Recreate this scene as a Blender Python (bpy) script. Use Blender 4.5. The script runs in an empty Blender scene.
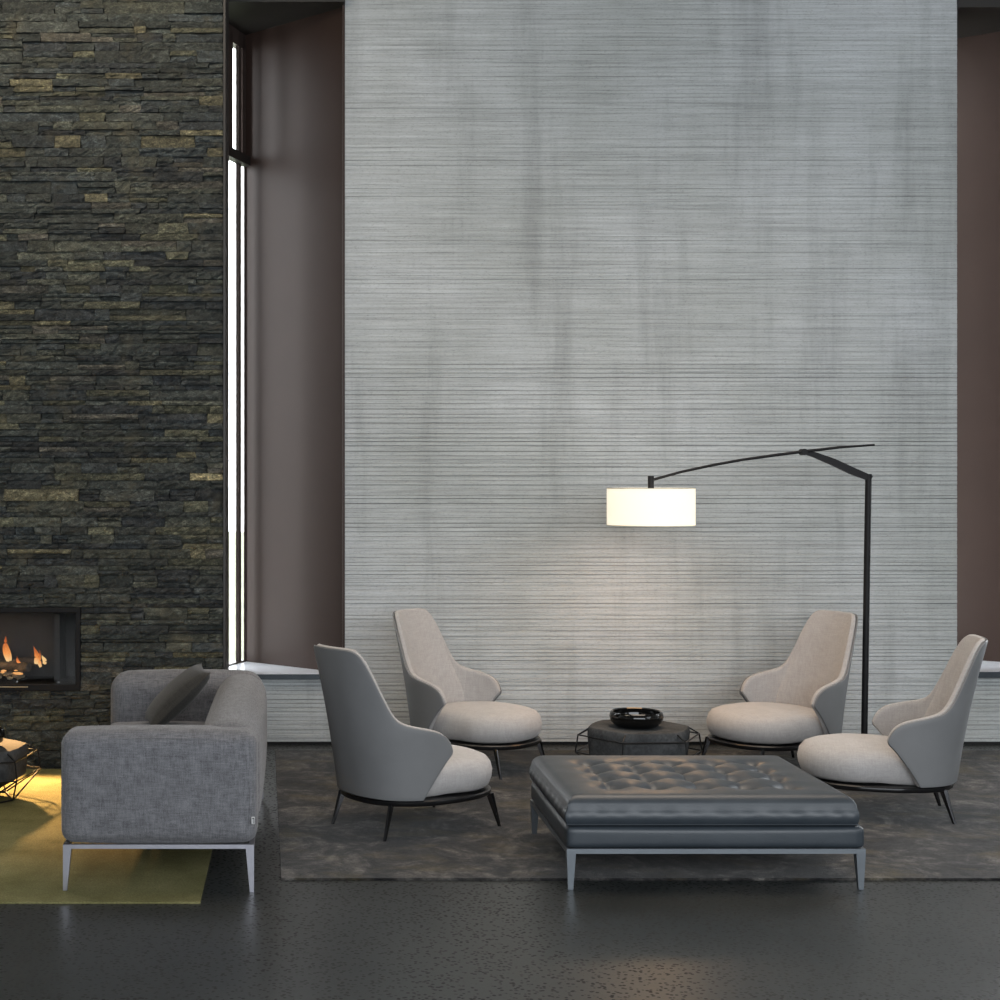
import bpy, bmesh, math, random
from mathutils import Vector, Matrix

# ------------------------------------------------------------------ camera, sky, lights, exposure
C = bpy.context.scene.collection
S = bpy.context.scene
PI = math.pi
F = 1550.0                                    # focal length in pixels of the 1000 px frame


def look(o, target):
    o.rotation_euler = (Vector(target) - o.location).to_track_quat('-Z', 'Y').to_euler()


cd = bpy.data.cameras.new('camera')
cam = bpy.data.objects.new('camera', cd)
C.objects.link(cam)
cd.sensor_fit = 'HORIZONTAL'
cd.sensor_width = 36.0
cd.lens = 36.0 * F / 1000.0
cd.shift_x = 0.205
cd.shift_y = -0.020
cam.location = (0, 0, 1.6)
cam.rotation_euler = (PI / 2, 0, 0)
S.camera = cam

w = bpy.data.worlds.new('sky')
S.world = w
w.use_nodes = True
w.node_tree.nodes['Background'].inputs[0].default_value = (0.93, 0.97, 1.0, 1)
w.node_tree.nodes['Background'].inputs[1].default_value = 9.0


def area(name, loc, target, sx, sy, power, col, spread=None):
    l = bpy.data.lights.new(name, 'AREA')
    l.shape = 'RECTANGLE'
    l.size, l.size_y = sx, sy
    l.energy = power
    l.color = col
    if spread:
        l.spread = math.radians(spread)
    o = bpy.data.objects.new(name, l)
    C.objects.link(o)
    o.location = loc
    look(o, target)
    return o


# tall glazing behind and beside the camera
area('daylight_front', (2.0, -1.7, 2.7), (2.0, 9.0, 0.9), 9.0, 3.2, 590, (0.90, 0.95, 1.0))
area('daylight_right', (6.9, 4.2, 2.9), (1.5, 7.6, 1.0), 4.0, 3.4, 110, (0.90, 0.95, 1.0))
# warm ceiling downlights over the seating
area('ceiling_warm', (2.0, 7.2, 4.95), (2.0, 7.2, 0.0), 3.2, 2.4, 50, (1.0, 0.84, 0.68), 95)
# warm ceiling spot grazing the stone wall
area('stone_wash', (-1.3, 7.2, 4.9), (-1.2, 8.6, 1.4), 1.6, 0.3, 45, (1.0, 0.86, 0.66))

S.view_settings.view_transform = 'Standard'
S.view_settings.look = 'None'
S.view_settings.gamma = 1.0
S.view_settings.exposure = 0.0
S.view_settings.use_curve_mapping = False
S.cycles.use_denoising = True
S.cycles.max_bounces = 8


# ------------------------------------------------------------------ helpers
def tag(o, label=None, cat=None, group=None, kind=None):
    if label: o['label'] = label
    if cat: o['category'] = cat
    if group: o['group'] = group
    if kind: o['kind'] = kind
    return o


def obj(name, bm, mat, parent=None, smooth=True, sub=0):
    me = bpy.data.meshes.new(name)
    bmesh.ops.recalc_face_normals(bm, faces=bm.faces[:])
    if smooth:
        for f in bm.faces:
            f.smooth = True
        for e in bm.edges:
            if len(e.link_faces) == 2 and e.calc_face_angle(0) > math.radians(42):
                e.smooth = False
    bm.to_mesh(me)
    bm.free()
    me.materials.append(mat)
    o = bpy.data.objects.new(name, me)
    C.objects.link(o)
    if parent:
        o.parent = parent
    if sub:
        m = o.modifiers.new('subdivision', 'SUBSURF')
        m.levels = m.render_levels = sub
    return o


def thing(name, label, cat, loc=(0, 0, 0), rz=0.0, group=None):
    o = bpy.data.objects.new(name, None)
    o.empty_display_size = 0.2
    C.objects.link(o)
    o.location = loc
    o.rotation_euler = (0, 0, rz)
    return tag(o, label, cat, group)


def dup(root, loc, rz, label, group=None):
    r = root.copy()
    C.objects.link(r)
    r.location = loc
    r.rotation_euler = (0, 0, rz)
    r['label'] = label
    if group: r['group'] = group
    for ch in list(root.children):
        c = ch.copy()
        C.objects.link(c)
        c.parent = r
        for g in ch.children:
            d = g.copy()
            C.objects.link(d)
            d.parent = c
    return r


def box(bm, x0, x1, y0, y1, z0, z1):
    v = [bm.verts.new(p) for p in ((x0, y0, z0), (x1, y0, z0), (x1, y1, z0), (x0, y1, z0),
                                   (x0, y0, z1), (x1, y0, z1), (x1, y1, z1), (x0, y1, z1))]
    for q in ((3, 2, 1, 0), (4, 5, 6, 7), (0, 1, 5, 4), (1, 2, 6, 5), (2, 3, 7, 6), (3, 0, 4, 7)):
        bm.faces.new([v[i] for i in q])
    return v


def rbox(bm, x0, x1, y0, y1, z0, z1, r=0.01, seg=3):
    b2 = bmesh.new()
    box(b2, x0, x1, y0, y1, z0, z1)
    bmesh.ops.recalc_face_normals(b2, faces=b2.faces[:])
    bmesh.ops.bevel(b2, geom=b2.edges[:], offset=r, segments=seg, profile=0.5, affect='EDGES', clamp_overlap=True)
    me = bpy.data.meshes.new('tmp')
    b2.to_mesh(me)
    b2.free()
    bm.from_mesh(me)
    bpy.data.meshes.remove(me)


def puffy(bm, x0, x1, y0, y1, z0, z1, r=0.04, bulge=(0.01, 0.01, 0.01), n=14, p=5.0):
    """upholstered block: rounded edges, faces swelling a little"""
    b2 = bmesh.new()
    bmesh.ops.create_cube(b2, size=2.0)
    bmesh.ops.subdivide_edges(b2, edges=b2.edges[:], cuts=n, use_grid_fill=True)
    c = Vector(((x0 + x1) / 2, (y0 + y1) / 2, (z0 + z1) / 2))
    h = Vector(((x1 - x0) / 2, (y1 - y0) / 2, (z1 - z0) / 2))
    rr = Vector([min(r, k * 0.98) for k in h])
    for v in b2.verts:
        q = [math.copysign(math.sin(abs(t) * PI / 2) ** 0.8 if abs(t) < 1 else 1.0, t) for t in v.co]
        pos = Vector([q[i] * h[i] for i in range(3)])
        core = Vector([max(-(h[i] - rr[i]), min(h[i] - rr[i], pos[i])) for i in range(3)])
        d = pos - core
        if d.length > 1e-9:
            dn = Vector([d[i] / rr[i] for i in range(3)])
            dn.normalize()
            pos = core + Vector([dn[i] * rr[i] for i in range(3)])
        w_ = [1 - abs(q[i]) ** 2.2 for i in range(3)]
        for i in range(3):
            j, k = (i + 1) % 3, (i + 2) % 3
            pos[i] += math.copysign(1, q[i]) * abs(q[i]) * bulge[i] * max(0, w_[j]) * max(0, w_[k])
        v.co = c + pos
    me = bpy.data.meshes.new('tmp')
    b2.to_mesh(me)
    b2.free()
    bm.from_mesh(me)
    bpy.data.meshes.remove(me)


def tube(bm, pts, rad, n=8, caps=True):
    if not isinstance(rad, (list, tuple)):
        rad = [rad] * len(pts)
    pts = [Vector(p) for p in pts]
    rings = []
    up = Vector((0, 0, 1))
    for i, p in enumerate(pts):
        d = (pts[min(i + 1, len(pts) - 1)] - pts[max(i - 1, 0)]).normalized()
        u = d.cross(up)
        if u.length < 1e-3:
            u = d.cross(Vector((0, 1, 0)))
        u.normalize()
        v = d.cross(u).normalized()
        rings.append([bm.verts.new(p + (u * math.cos(2 * PI * k / n) + v * math.sin(2 * PI * k / n)) * rad[i]) for k in range(n)])
    for a, b in zip(rings, rings[1:]):
        for k in range(n):
            bm.faces.new((a[k], a[(k + 1) % n], b[(k + 1) % n], b[k]))
    if caps:
        bm.faces.new(rings[0][::-1])
        bm.faces.new(rings[-1])


def lathe(bm, prof, n=48, cx=0, cy=0, cap=True):
    rings = []
    for r, z in prof:
        if r < 1e-5:
            rings.append([bm.verts.new((cx, cy, z))])
        else:
            rings.append([bm.verts.new((cx + r * math.cos(2 * PI * k / n), cy + r * math.sin(2 * PI * k / n), z)) for k in range(n)])
    for a, b in zip(rings, rings[1:]):
        for k in range(n):
            k2 = (k + 1) % n
            if len(a) == 1 and len(b) == 1:
                continue
            if len(a) == 1:
                bm.faces.new((a[0], b[k2], b[k]))
            elif len(b) == 1:
                bm.faces.new((a[k], a[k2], b[0]))
            else:
                bm.faces.new((a[k], a[k2], b[k2], b[k]))
    return rings


def interp(tab, x):
    if x <= tab[0][0]: return tab[0][1]
    for (a, va), (b, vb) in zip(tab, tab[1:]):
        if x <= b:
            return va + (vb - va) * (x - a) / (b - a)
    return tab[-1][1]


# ------------------------------------------------------------------ materials
class NT:
    def __init__(self, name):
        self.m = bpy.data.materials.new(name)
        self.m.use_nodes = True
        self.t = self.m.node_tree
        self.b = self.t.nodes['Principled BSDF']
        self.out = self.t.nodes['Material Output']

    def n(self, typ, **kw):
        x = self.t.nodes.new(typ)
        for k, v in kw.items():
            if k.startswith('i_'):
                key = k[2:]
                x.inputs[int(key) if key.isdigit() else key].default_value = v
            else:
                setattr(x, k, v)
        return x

    def l(self, a, b):
        self.t.links.new(a, b)

    def coord(self, scale, kind='Object', loc=(0, 0, 0), rot=(0, 0, 0)):
        tc = self.n('ShaderNodeTexCoord')
        mp = self.n('ShaderNodeMapping')
        mp.inputs['Scale'].default_value = scale
        mp.inputs['Location'].default_value = loc
        mp.inputs['Rotation'].default_value = rot
        self.l(tc.outputs[kind], mp.inputs['Vector'])
        return mp.outputs[0]

    def noise(self, scale, detail=4, rough=0.55, vec=(1, 1, 1), dist=0.0, loc=(0, 0, 0)):
        x = self.n('ShaderNodeTexNoise')
        x.inputs['Scale'].default_value = scale
        x.inputs['Detail'].default_value = detail
        x.inputs['Roughness'].default_value = rough
        x.inputs['Distortion'].default_value = dist
        self.l(self.coord(vec, loc=loc), x.inputs['Vector'])
        return x.outputs['Fac']

    def ramp(self, fac, stops):
        r = self.n('ShaderNodeValToRGB')
        e = r.color_ramp.elements
        while len(e) < len(stops):
            e.new(0.5)
        for el, (p, c) in zip(e, stops):
            el.position = p
            el.color = (c, c, c, 1) if isinstance(c, (int, float)) else (*c, 1)
        self.l(fac, r.inputs[0])
        return r.outputs[0]

    def mix(self, fac, a, b, blend='MIX'):
        x = self.n('ShaderNodeMix', data_type='RGBA', blend_type=blend)
        for s, v in ((x.inputs[0], fac), (x.inputs[6], a), (x.inputs[7], b)):
            if hasattr(v, 'is_output'):
                self.l(v, s)
            else:
                s.default_value = v if isinstance(v, (int, float)) else (*v, 1)
        return x.outputs[2]

    def bump(self, h, strength=0.3, dist=0.01, prev=None):
        x = self.n('ShaderNodeBump')
        x.inputs['Strength'].default_value = strength
        x.inputs['Distance'].default_value = dist
        self.l(h, x.inputs['Height'])
        if prev is not None:
            self.l(prev, x.inputs['Normal'])
        return x.outputs[0]

    def set(self, **kw):
        for k, v in kw.items():
            s = self.b.inputs[k.replace('_', ' ')]
            if hasattr(v, 'is_output'):
                self.l(v, s)
            else:
                s.default_value = (*v, 1) if isinstance(v, tuple) and len(v) == 3 else v
        return self


def plain(name, col, rough=0.5, metal=0.0, spec=0.5, var=0.12, scale=20.0):
    m = NT(name)
    f = m.noise(scale, 3)
    a = tuple(c * (1 - var) for c in col)
    b = tuple(min(1, c * (1 + var)) for c in col)
    m.set(Base_Color=m.ramp(f, [(0.3, a), (0.7, b)]), Roughness=rough, Metallic=metal)
    m.b.inputs['Specular IOR Level'].default_value = spec
    return m.m


def emit(name, col, strength, base=(0.6, 0.57, 0.5)):
    m = NT(name)
    m.set(Base_Color=base, Roughness=0.9, Emission_Color=col, Emission_Strength=strength)
    return m.m


def flame_mat():
    m = NT('flame')
    tc = m.n('ShaderNodeTexCoord')
    sp = m.n('ShaderNodeSeparateXYZ')
    m.l(tc.outputs['Generated'], sp.inputs[0])
    nz = m.noise(45, 3, 0.6, vec=(1, 1, 0.4))
    add = m.n('ShaderNodeMath', operation='MULTIPLY_ADD')
    m.l(nz, add.inputs[0])
    add.inputs[1].default_value = 0.5
    m.l(sp.outputs[2], add.inputs[2])
    c = m.ramp(add.outputs[0], [(0.28, (1.0, 0.66, 0.30)), (0.62, (1.0, 0.36, 0.08)), (1.0, (0.55, 0.12, 0.02))])
    m.set(Base_Color=(0.02, 0.01, 0.01), Roughness=0.9, Emission_Color=c, Emission_Strength=1.1)
    return m.m


def glass(name, refl=0.08, tint=(1, 1, 1)):
    m = NT(name)
    t = m.n('ShaderNodeBsdfTransparent')
    t.inputs[0].default_value = (*tint, 1)
    g = m.n('ShaderNodeBsdfGlossy')
    g.inputs['Roughness'].default_value = 0.03
    x = m.n('ShaderNodeMixShader')
    x.inputs[0].default_value = refl
    m.l(t.outputs[0], x.inputs[1])
    m.l(g.outputs[0], x.inputs[2])
    m.l(x.outputs[0], m.out.inputs[0])
    return m.m


def fabric(name, c0, c1, fine=110.0, contrast=(0.35, 0.65), bump=0.35):
    m = NT(name)
    h1 = m.noise(fine, 2, 0.6, vec=(0.10, 0.10, 1.0))
    h2 = m.noise(fine, 2, 0.6, vec=(1.0, 0.10, 0.10), loc=(3.1, 0, 0))
    h3 = m.noise(fine, 2, 0.6, vec=(0.10, 1.0, 0.10), loc=(0, 5.1, 0))
    g = m.noise(fine * 1.6, 2, 0.6)
    a = m.mix(0.5, h1, h2)
    a = m.mix(0.33, a, h3)
    a = m.mix(0.35, a, g)
    col = m.ramp(a, [(contrast[0], c0), (contrast[1], c1)])
    m.set(Base_Color=col, Roughness=0.95, Normal=m.bump(a, bump, 0.004))
    m.b.inputs['Specular IOR Level'].default_value = 0.15
    m.b.inputs['Sheen Weight'].default_value = 0.15
    return m.m


def mat_stone():
    m = NT('slate_ledger_stone')
    at = m.n('ShaderNodeAttribute', attribute_name='tint')
    f1 = m.noise(11, 8, 0.75, vec=(1, 1, 2.2), dist=1.2)
    f2 = m.noise(48, 6, 0.75, vec=(1, 1, 1.6), dist=1.5)
    c = m.mix(1.0, at.outputs['Color'], m.ramp(f1, [(0.34, 0.35), (0.52, 0.95), (0.68, 2.1)]), 'MULTIPLY')
    c = m.mix(1.0, c, m.ramp(f2, [(0.36, 0.35), (0.52, 0.95), (0.66, 2.4)]), 'MULTIPLY')
    f3 = m.noise(5, 5, 0.6, loc=(4, 0, 2))
    c = m.mix(m.ramp(f3, [(0.55, 0.0), (0.72, 0.4)]), c, (0.15, 0.13, 0.08))
    n = m.bump(f1, 0.5, 0.03)
    n = m.bump(f2, 0.7, 0.02, n)
    m.set(Base_Color=c, Roughness=m.ramp(f2, [(0.35, 0.60), (0.65, 0.34)]), Normal=n)
    m.b.inputs['Specular IOR Level'].default_value = 0.5
    return m.m


def mat_concrete():
    m = NT('ribbed_concrete')
    at = m.n('ShaderNodeAttribute', attribute_name='groove')
    big = m.noise(0.75, 5, 0.6, loc=(1.7, 0, 0.4))
    vert = m.noise(1.0, 5, 0.65, vec=(5.0, 1, 0.5), loc=(0.3, 0, 2.2))
    line = m.noise(1.0, 4, 0.7, vec=(0.9, 1, 70.0))
    line2 = m.noise(1.0, 4, 0.75, vec=(3.0, 1, 150.0), loc=(7, 0, 1))
    grain = m.noise(60, 4, 0.7, vec=(1, 1, 2.5))
    c = m.ramp(big, [(0.30, (0.39, 0.41, 0.403)), (0.50, (0.463, 0.485, 0.488)), (0.70, (0.535, 0.558, 0.574))])
    c = m.mix(1.0, c, m.ramp(vert, [(0.28, 0.80), (0.48, 1.0), (0.75, 1.05)]), 'MULTIPLY')
    c = m.mix(1.0, c, m.ramp(line, [(0.30, 0.80), (0.47, 0.98), (0.70, 1.10)]), 'MULTIPLY')
    c = m.mix(1.0, c, m.ramp(line2, [(0.32, 0.78), (0.50, 1.0), (0.70, 1.10)]), 'MULTIPLY')
    c = m.mix(1.0, c, m.ramp(grain, [(0.28, 0.72), (0.45, 1.0), (0.75, 1.06)]), 'MULTIPLY')
    dirt = m.mix(1.0, at.outputs['Color'], m.ramp(line2, [(0.35, 0.8), (0.65, 0.2)]), 'MULTIPLY')
    c = m.mix(dirt, c, (0.16, 0.16, 0.155))
    m.set(Base_Color=c, Roughness=0.8, Normal=m.bump(line2, 0.35, 0.01, m.bump(grain, 0.25, 0.004)))
    m.b.inputs['Specular IOR Level'].default_value = 0.3
    return m.m


def mat_floor():
    m = NT('polished_dark_concrete')
    big = m.noise(1.1, 5, 0.6)
    sp = m.n('ShaderNodeTexVoronoi', feature='F1')
    sp.inputs['Scale'].default_value = 55
    m.l(m.coord((1, 1, 1)), sp.inputs['Vector'])
    gate = m.n('ShaderNodeTexNoise')
    gate.inputs['Scale'].default_value = 30
    m.l(m.coord((1, 1, 1), loc=(2, 3, 0)), gate.inputs['Vector'])
    speck = m.ramp(sp.outputs['Distance'], [(0.26, 1.0), (0.40, 0.0)])
    gt = m.ramp(gate.outputs['Fac'], [(0.36, 0.0), (0.46, 1.0)])
    fine = m.noise(90, 3, 0.6)
    c = m.ramp(big, [(0.3, (0.024, 0.0275, 0.0275)), (0.7, (0.035, 0.039, 0.039))])
    c = m.mix(1.0, c, m.ramp(fine, [(0.3, 0.75), (0.7, 1.25)]), 'MULTIPLY')
    k = m.mix(1.0, speck, gt, 'MULTIPLY')
    c = m.mix(k, c, (0.004, 0.004, 0.005))
    r = m.ramp(big, [(0.3, 0.30), (0.7, 0.38)])
    r = m.mix(k, r, (0.75, 0.75, 0.75))
    m.set(Base_Color=c, Roughness=r)
    m.b.inputs['Specular IOR Level'].default_value = 0.45
    return m.m


def mat_rug():
    m = NT('distressed_grey_rug')
    a = m.noise(4.2, 8, 0.74, vec=(1.0, 0.8, 1), dist=0.8)
    b = m.noise(16, 6, 0.72, vec=(1.0, 0.9, 1), loc=(3, 1, 0))
    y = m.noise(3.2, 4, 0.6, vec=(1, 1.6, 1), loc=(9, 4, 0))
    p = m.noise(160, 2, 0.6, vec=(1, 1, 1))
    c = m.ramp(a, [(0.38, (0.007, 0.007, 0.008)), (0.50, (0.022, 0.021, 0.021)), (0.62, (0.078, 0.073, 0.067))])
    c = m.mix(1.0, c, m.ramp(b, [(0.34, 0.40), (0.50, 0.95), (0.67, 2.0)]), 'MULTIPLY')
    c = m.mix(m.ramp(y, [(0.52, 0.0), (0.70, 0.55)]), c, (0.085, 0.068, 0.030))
    c = m.mix(1.0, c, m.ramp(p, [(0.3, 0.6), (0.7, 1.4)]), 'MULTIPLY')
    m.set(Base_Color=c, Roughness=0.95, Normal=m.bump(p, 0.5, 0.006))
    m.b.inputs['Specular IOR Level'].default_value = 0.12
    m.b.inputs['Sheen Weight'].default_value = 0.1
    return m.m


def mat_green_rug():
    m = NT('olive_rug_pile')
    a = m.noise(3.5, 6, 0.65, dist=0.3)
    p = m.noise(150, 2, 0.6)
    c = m.ramp(a, [(0.3, (0.120, 0.115, 0.046)), (0.7, (0.225, 0.208, 0.098))])
    c = m.mix(1.0, c, m.ramp(p, [(0.3, 0.7), (0.7, 1.3)]), 'MULTIPLY')
    m.set(Base_Color=c, Roughness=0.95, Normal=m.bump(p, 0.5, 0.006))
    m.b.inputs['Specular IOR Level'].default_value = 0.1
    return m.m


def mat_leather(name, c0, c1, rough=0.42, bump=0.15, scale=180):
    m = NT(name)
    f = m.noise(scale, 3, 0.6)
    g = m.noise(5, 4, 0.6)
    m.set(Base_Color=m.ramp(g, [(0.3, c0), (0.7, c1)]), Roughness=m.ramp(g, [(0.3, rough - 0.04), (0.7, rough + 0.05)]),
          Normal=m.bump(f, bump, 0.002))
    m.b.inputs['Specular IOR Level'].default_value = 0.5
    return m.m


def mat_tabletop():
    m = NT('dark_cement')
    f = m.noise(9, 6, 0.65)
    g = m.noise(70, 3, 0.6)
    c = m.ramp(f, [(0.3, (0.034, 0.037, 0.040)), (0.7, (0.078, 0.082, 0.086))])
    c = m.mix(1.0, c, m.ramp(g, [(0.3, 0.75), (0.7, 1.2)]), 'MULTIPLY')
    m.set(Base_Color=c, Roughness=0.9, Normal=m.bump(g, 0.3, 0.003))
    m.b.inputs['Specular IOR Level'].default_value = 0.06
    return m.m


M = dict(
    stone=mat_stone(), concrete=mat_concrete(), floor=mat_floor(), rug=mat_rug(), green=mat_green_rug(),
    panel=plain('bronze_panel', (0.046, 0.029, 0.0235), 0.45, 0.0, 0.22, var=0.05, scale=3),
    dark_bronze=plain('dark_bronze', (0.018, 0.015, 0.013), 0.5),
    sill=plain('pale_stone_sill', (0.50, 0.52, 0.56), 0.30, var=0.06, scale=8),
    sill_edge=plain('blue_grey_steel', (0.05, 0.06, 0.07), 0.4, 0.5),
    plaster=plain('grey_plaster', (0.30, 0.30, 0.29), 0.9, var=0.04),
    ceiling=plain('dark_ceiling', (0.16, 0.15, 0.145), 0.9, var=0.04),
    gap=plain('shadow_gap_black', (0.012, 0.012, 0.012), 0.8),
    frame=plain('window_frame_bronze', (0.075, 0.055, 0.048), 0.4, 0.3),
    alu=plain('white_glazing_bead', (0.75, 0.75, 0.75), 0.4),
    glass=glass('window_glass'),
    fglass=glass('fire_glass', tint=(0.93, 0.93, 0.93)),
    grass=plain('pale_grass', (0.125, 0.135, 0.085), 0.95, var=0.3, scale=0.8),
    sofa=fabric('grey_melange_fabric', (0.060, 0.060, 0.065), (0.235, 0.235, 0.25), fine=240),
    pillow=fabric('charcoal_fabric', (0.022, 0.021, 0.019), (0.048, 0.045, 0.040)),
    alum=plain('satin_aluminium', (0.36, 0.36, 0.40), 0.38, 0.85, var=0.04),
    gunmetal=plain('grey_lacquered_steel', (0.17, 0.19, 0.21), 0.40, 0.6, var=0.04),
    shell=mat_leather('grey_saddle_leather', (0.152, 0.155, 0.159), (0.172, 0.175, 0.179), 0.5, 0.05),
    seat=fabric('pale_taupe_fabric', (0.32, 0.306, 0.300), (0.45, 0.432, 0.425), fine=150, bump=0.2),
    black=plain('black_metal', (0.010, 0.010, 0.011), 0.32, 0.3),
    lampblack=plain('matt_black_lacquer', (0.007, 0.007, 0.008), 0.55, 0.0, 0.25),
    leg=plain('black_chrome', (0.10, 0.10, 0.105), 0.20, 1.0),
    leather=mat_leather('slate_leather', (0.028, 0.036, 0.045), (0.038, 0.047, 0.057), 0.385, 0.2),
    cement=mat_tabletop(),
    wire=plain('dark_wire', (0.030, 0.031, 0.033), 0.35, 0.8),
    gloss=plain('glossy_black_glaze', (0.004, 0.004, 0.004), 0.06, 0.0, var=0.0),
    shade=emit('lit_lamp_fabric', (1.0, 0.90, 0.70), 0.80),
    diffuser=emit('lit_lamp_diffuser', (1.0, 0.60, 0.31), 9.5),
    trim=plain('shade_trim', (0.60, 0.56, 0.46), 0.6),
    firebox=plain('soot_steel', (0.012, 0.012, 0.012), 0.8, 0.0, 0.2),
    fireback=plain('grey_vermiculite', (0.042, 0.042, 0.043), 0.8, var=0.2, scale=9),
    iron=plain('black_fire_frame', (0.006, 0.006, 0.007), 0.6, 0.0, 0.2),
    brass=plain('champagne_metal', (0.42, 0.34, 0.22), 0.35, 0.9),
    log=plain('charred_log', (0.075, 0.058, 0.042), 0.9, var=0.6, scale=25),
    ember=plain('pale_fire_pebbles', (0.30, 0.26, 0.18), 0.8, var=0.4, scale=25),
    flame=flame_mat(),
    flame_core=emit('flame_core', (1.0, 0.62, 0.26), 1.15, (0.02, 0.01, 0.01)),
    glow=emit('glowing_ember', (1.0, 0.48, 0.16), 1.1, (0.02, 0.01, 0.01)),
    label_white=plain('woven_label', (0.50, 0.50, 0.50), 0.9),
)

# ------------------------------------------------------------------ the setting
ST = lambda o: tag(o, kind='structure')

b = bmesh.new(); box(b, -5, 7, -2.0, 9.6, -0.10, 0.0)
ST(obj('floor', b, M['floor'], smooth=False))
b = bmesh.new(); box(b, -5, 7, -2.0, 9.6, 5.0, 5.12)
ST(obj('ceiling', b, M['ceiling'], smooth=False))
b = bmesh.new(); box(b, 7.0, 7.15, -2.0, 9.6, 0, 5.0)
ST(obj('wall_right', b, M['plaster'], smooth=False))
b = bmesh.new(); box(b, -5.15, -5.0, -2.0, 9.6, 0, 5.0)
ST(obj('wall_west', b, M['plaster'], smooth=False))

b = bmesh.new(); box(b, -5.15, 7.15, -2.15, -2.0, 0, 5.0)
ST(obj('wall_front', b, M['plaster'], smooth=False))

YW = 9.36                                     # face of the concrete wall
rnd = random.Random(4)
RIBS = []
z = 0.02
while z < 5.0:
    p = rnd.uniform(0.019, 0.034)
    d = rnd.choice((0.0012, 0.0025, 0.0035, 0.005)) * (1.0 if z < 2.3 else 0.55)
    RIBS.append((z, min(z + p, 5.0), d, rnd.uniform(-0.0012, 0.0012)))
    z += p


def ribbed(name, x0, x1, z1, depth=0.22):
    bm = bmesh.new()
    lay = bm.loops.layers.float_color.new('groove')
    rows = []
    for (a, e, d, off) in RIBS:
        if a >= z1 - 0.004: break
        e = min(e, z1)
        g = min(0.006, (e - a) * 0.25)
        rows += [(a, YW + off, 0.0), (e - g, YW + off, 0.0), (e - g * 0.5, YW + d, 1.0 if z1 < 1 or a < 2.3 else 0.5)]
    rows.append((z1, YW, 0.0))
    vs = [(bm.verts.new((x0, y, zz)), bm.verts.new((x1, y, zz)), k) for zz, y, k in rows]
    for (a0, a1, ka), (c0, c1, kc) in zip(vs, vs[1:]):
        f = bm.faces.new((a0, a1, c1, c0))
        for lp, k in zip(f.loops, (ka, ka, kc, kc)):
            lp[lay] = (k, k, k, 1)
    bl = [bm.verts.new((x, YW + depth, zz)) for zz in (0.02, z1) for x in (x0, x1)]
    bm.faces.new((bl[1], bl[0], bl[2], bl[3]))
    bm.faces.new([q[0] for q in vs] + [bl[2], bl[0]])
    bm.faces.new([q[1] for q in reversed(vs)] + [bl[1], bl[3]])
    bm.faces.new((vs[-1][0], vs[-1][1], bl[3], bl[2]))
    bm.faces.new((vs[0][1], vs[0][0], bl[0], bl[1]))
    return ST(obj(name, bm, M['concrete'], smooth=False))


ribbed('wall_back', 0.302, 3.998, 5.0)
ribbed('wall_back_left', -3.4, 0.302, 0.405)
ribbed('wall_back_right', 3.998, 6.99, 0.415)
b = bmesh.new(); box(b, -3.4, 6.99, YW + 0.012, YW + 0.2, 0.0, 0.02)
ST(obj('baseboard_back', b, M['gap'], smooth=False))


def slab_between(bm, p, q, thick, z0, z1):
    p, q = Vector((*p, 0)), Vector((*q, 0))
    n = Vector((-(q - p).y, (q - p).x, 0)).normalized() * thick
    pts = [p, q, q + n, p + n]
    lo = [bm.verts.new((v.x, v.y, z0)) for v in pts]
    hi = [bm.verts.new((v.x, v.y, z1)) for v in pts]
    bm.faces.new(lo[::-1]); bm.faces.new(hi)
    for i in range(4):
        j = (i + 1) % 4
        bm.faces.new((lo[i], lo[j], hi[j], hi[i]))


ZS = 4.47
b = bmesh.new(); slab_between(b, (-0.322, 10.002), (0.296, 9.405), 0.04, 0.42, ZS)
ST(obj('wall_recess_left', b, M['panel'], smooth=False))
b = bmesh.new(); slab_between(b, (4.0, 10.22), (5.0, 9.44), 0.04, 0.42, ZS)
ST(obj('wall_recess_right', b, M['panel'], smooth=False))
b = bmesh.new(); box(b, 0.287, 0.300, 9.362, 9.45, 0.43, ZS)
ST(obj('trim_1', b, M['panel'], smooth=False))
b = bmesh.new(); box(b, -0.9, 0.301, 9.30, 10.3, ZS, 5.0)
ST(obj('trim_2', b, M['dark_bronze'], smooth=False))
b = bmesh.new(); box(b, 3.999, 6.99, 9.345, 10.4, ZS - 0.02, 5.0)
ST(obj('trim_3', b, M['dark_bronze'], smooth=False))
# end cladding of the stone block
b = bmesh.new(); box(b, -0.398, -0.386, 8.60, 9.06, 0.0, 5.0)
ST(obj('trim_4', b, M['dark_bronze'], smooth=False))
b = bmesh.new(); slab_between(b, (-0.469, 9.609), (-0.695, 9.02), 0.03, 0.42, ZS)
ST(obj('trim_6', b, M['panel'], smooth=False))
# right hand sill: pale slab with a dark steel nosing
b = bmesh.new(); box(b, 3.999, 6.99, 9.335, 10.4, 0.417, 0.445)
sr = ST(obj('trim_5', b, M['sill'], smooth=False))
b = bmesh.new(); box(b, 3.999, 6.99, 9.327, 9.336, 0.410, 0.4445)
obj('nosing', b, M['sill_edge'], sr, smooth=False)

# window between the stone block and the bronze panel
WA, WB = Vector((-0.318, 10.0)), Vector((-0.695, 9.02))
wd = (WB - WA).normalized()


def win_bar(bm, s0, s1, z0, z1, t=0.05, off=0.0):
    n2 = Vector((wd.y, -wd.x))
    p, q = WA + wd * s0 + n2 * off, WA + wd * s1 + n2 * off
    slab_between(bm, p, q, t, z0, z1)


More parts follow.
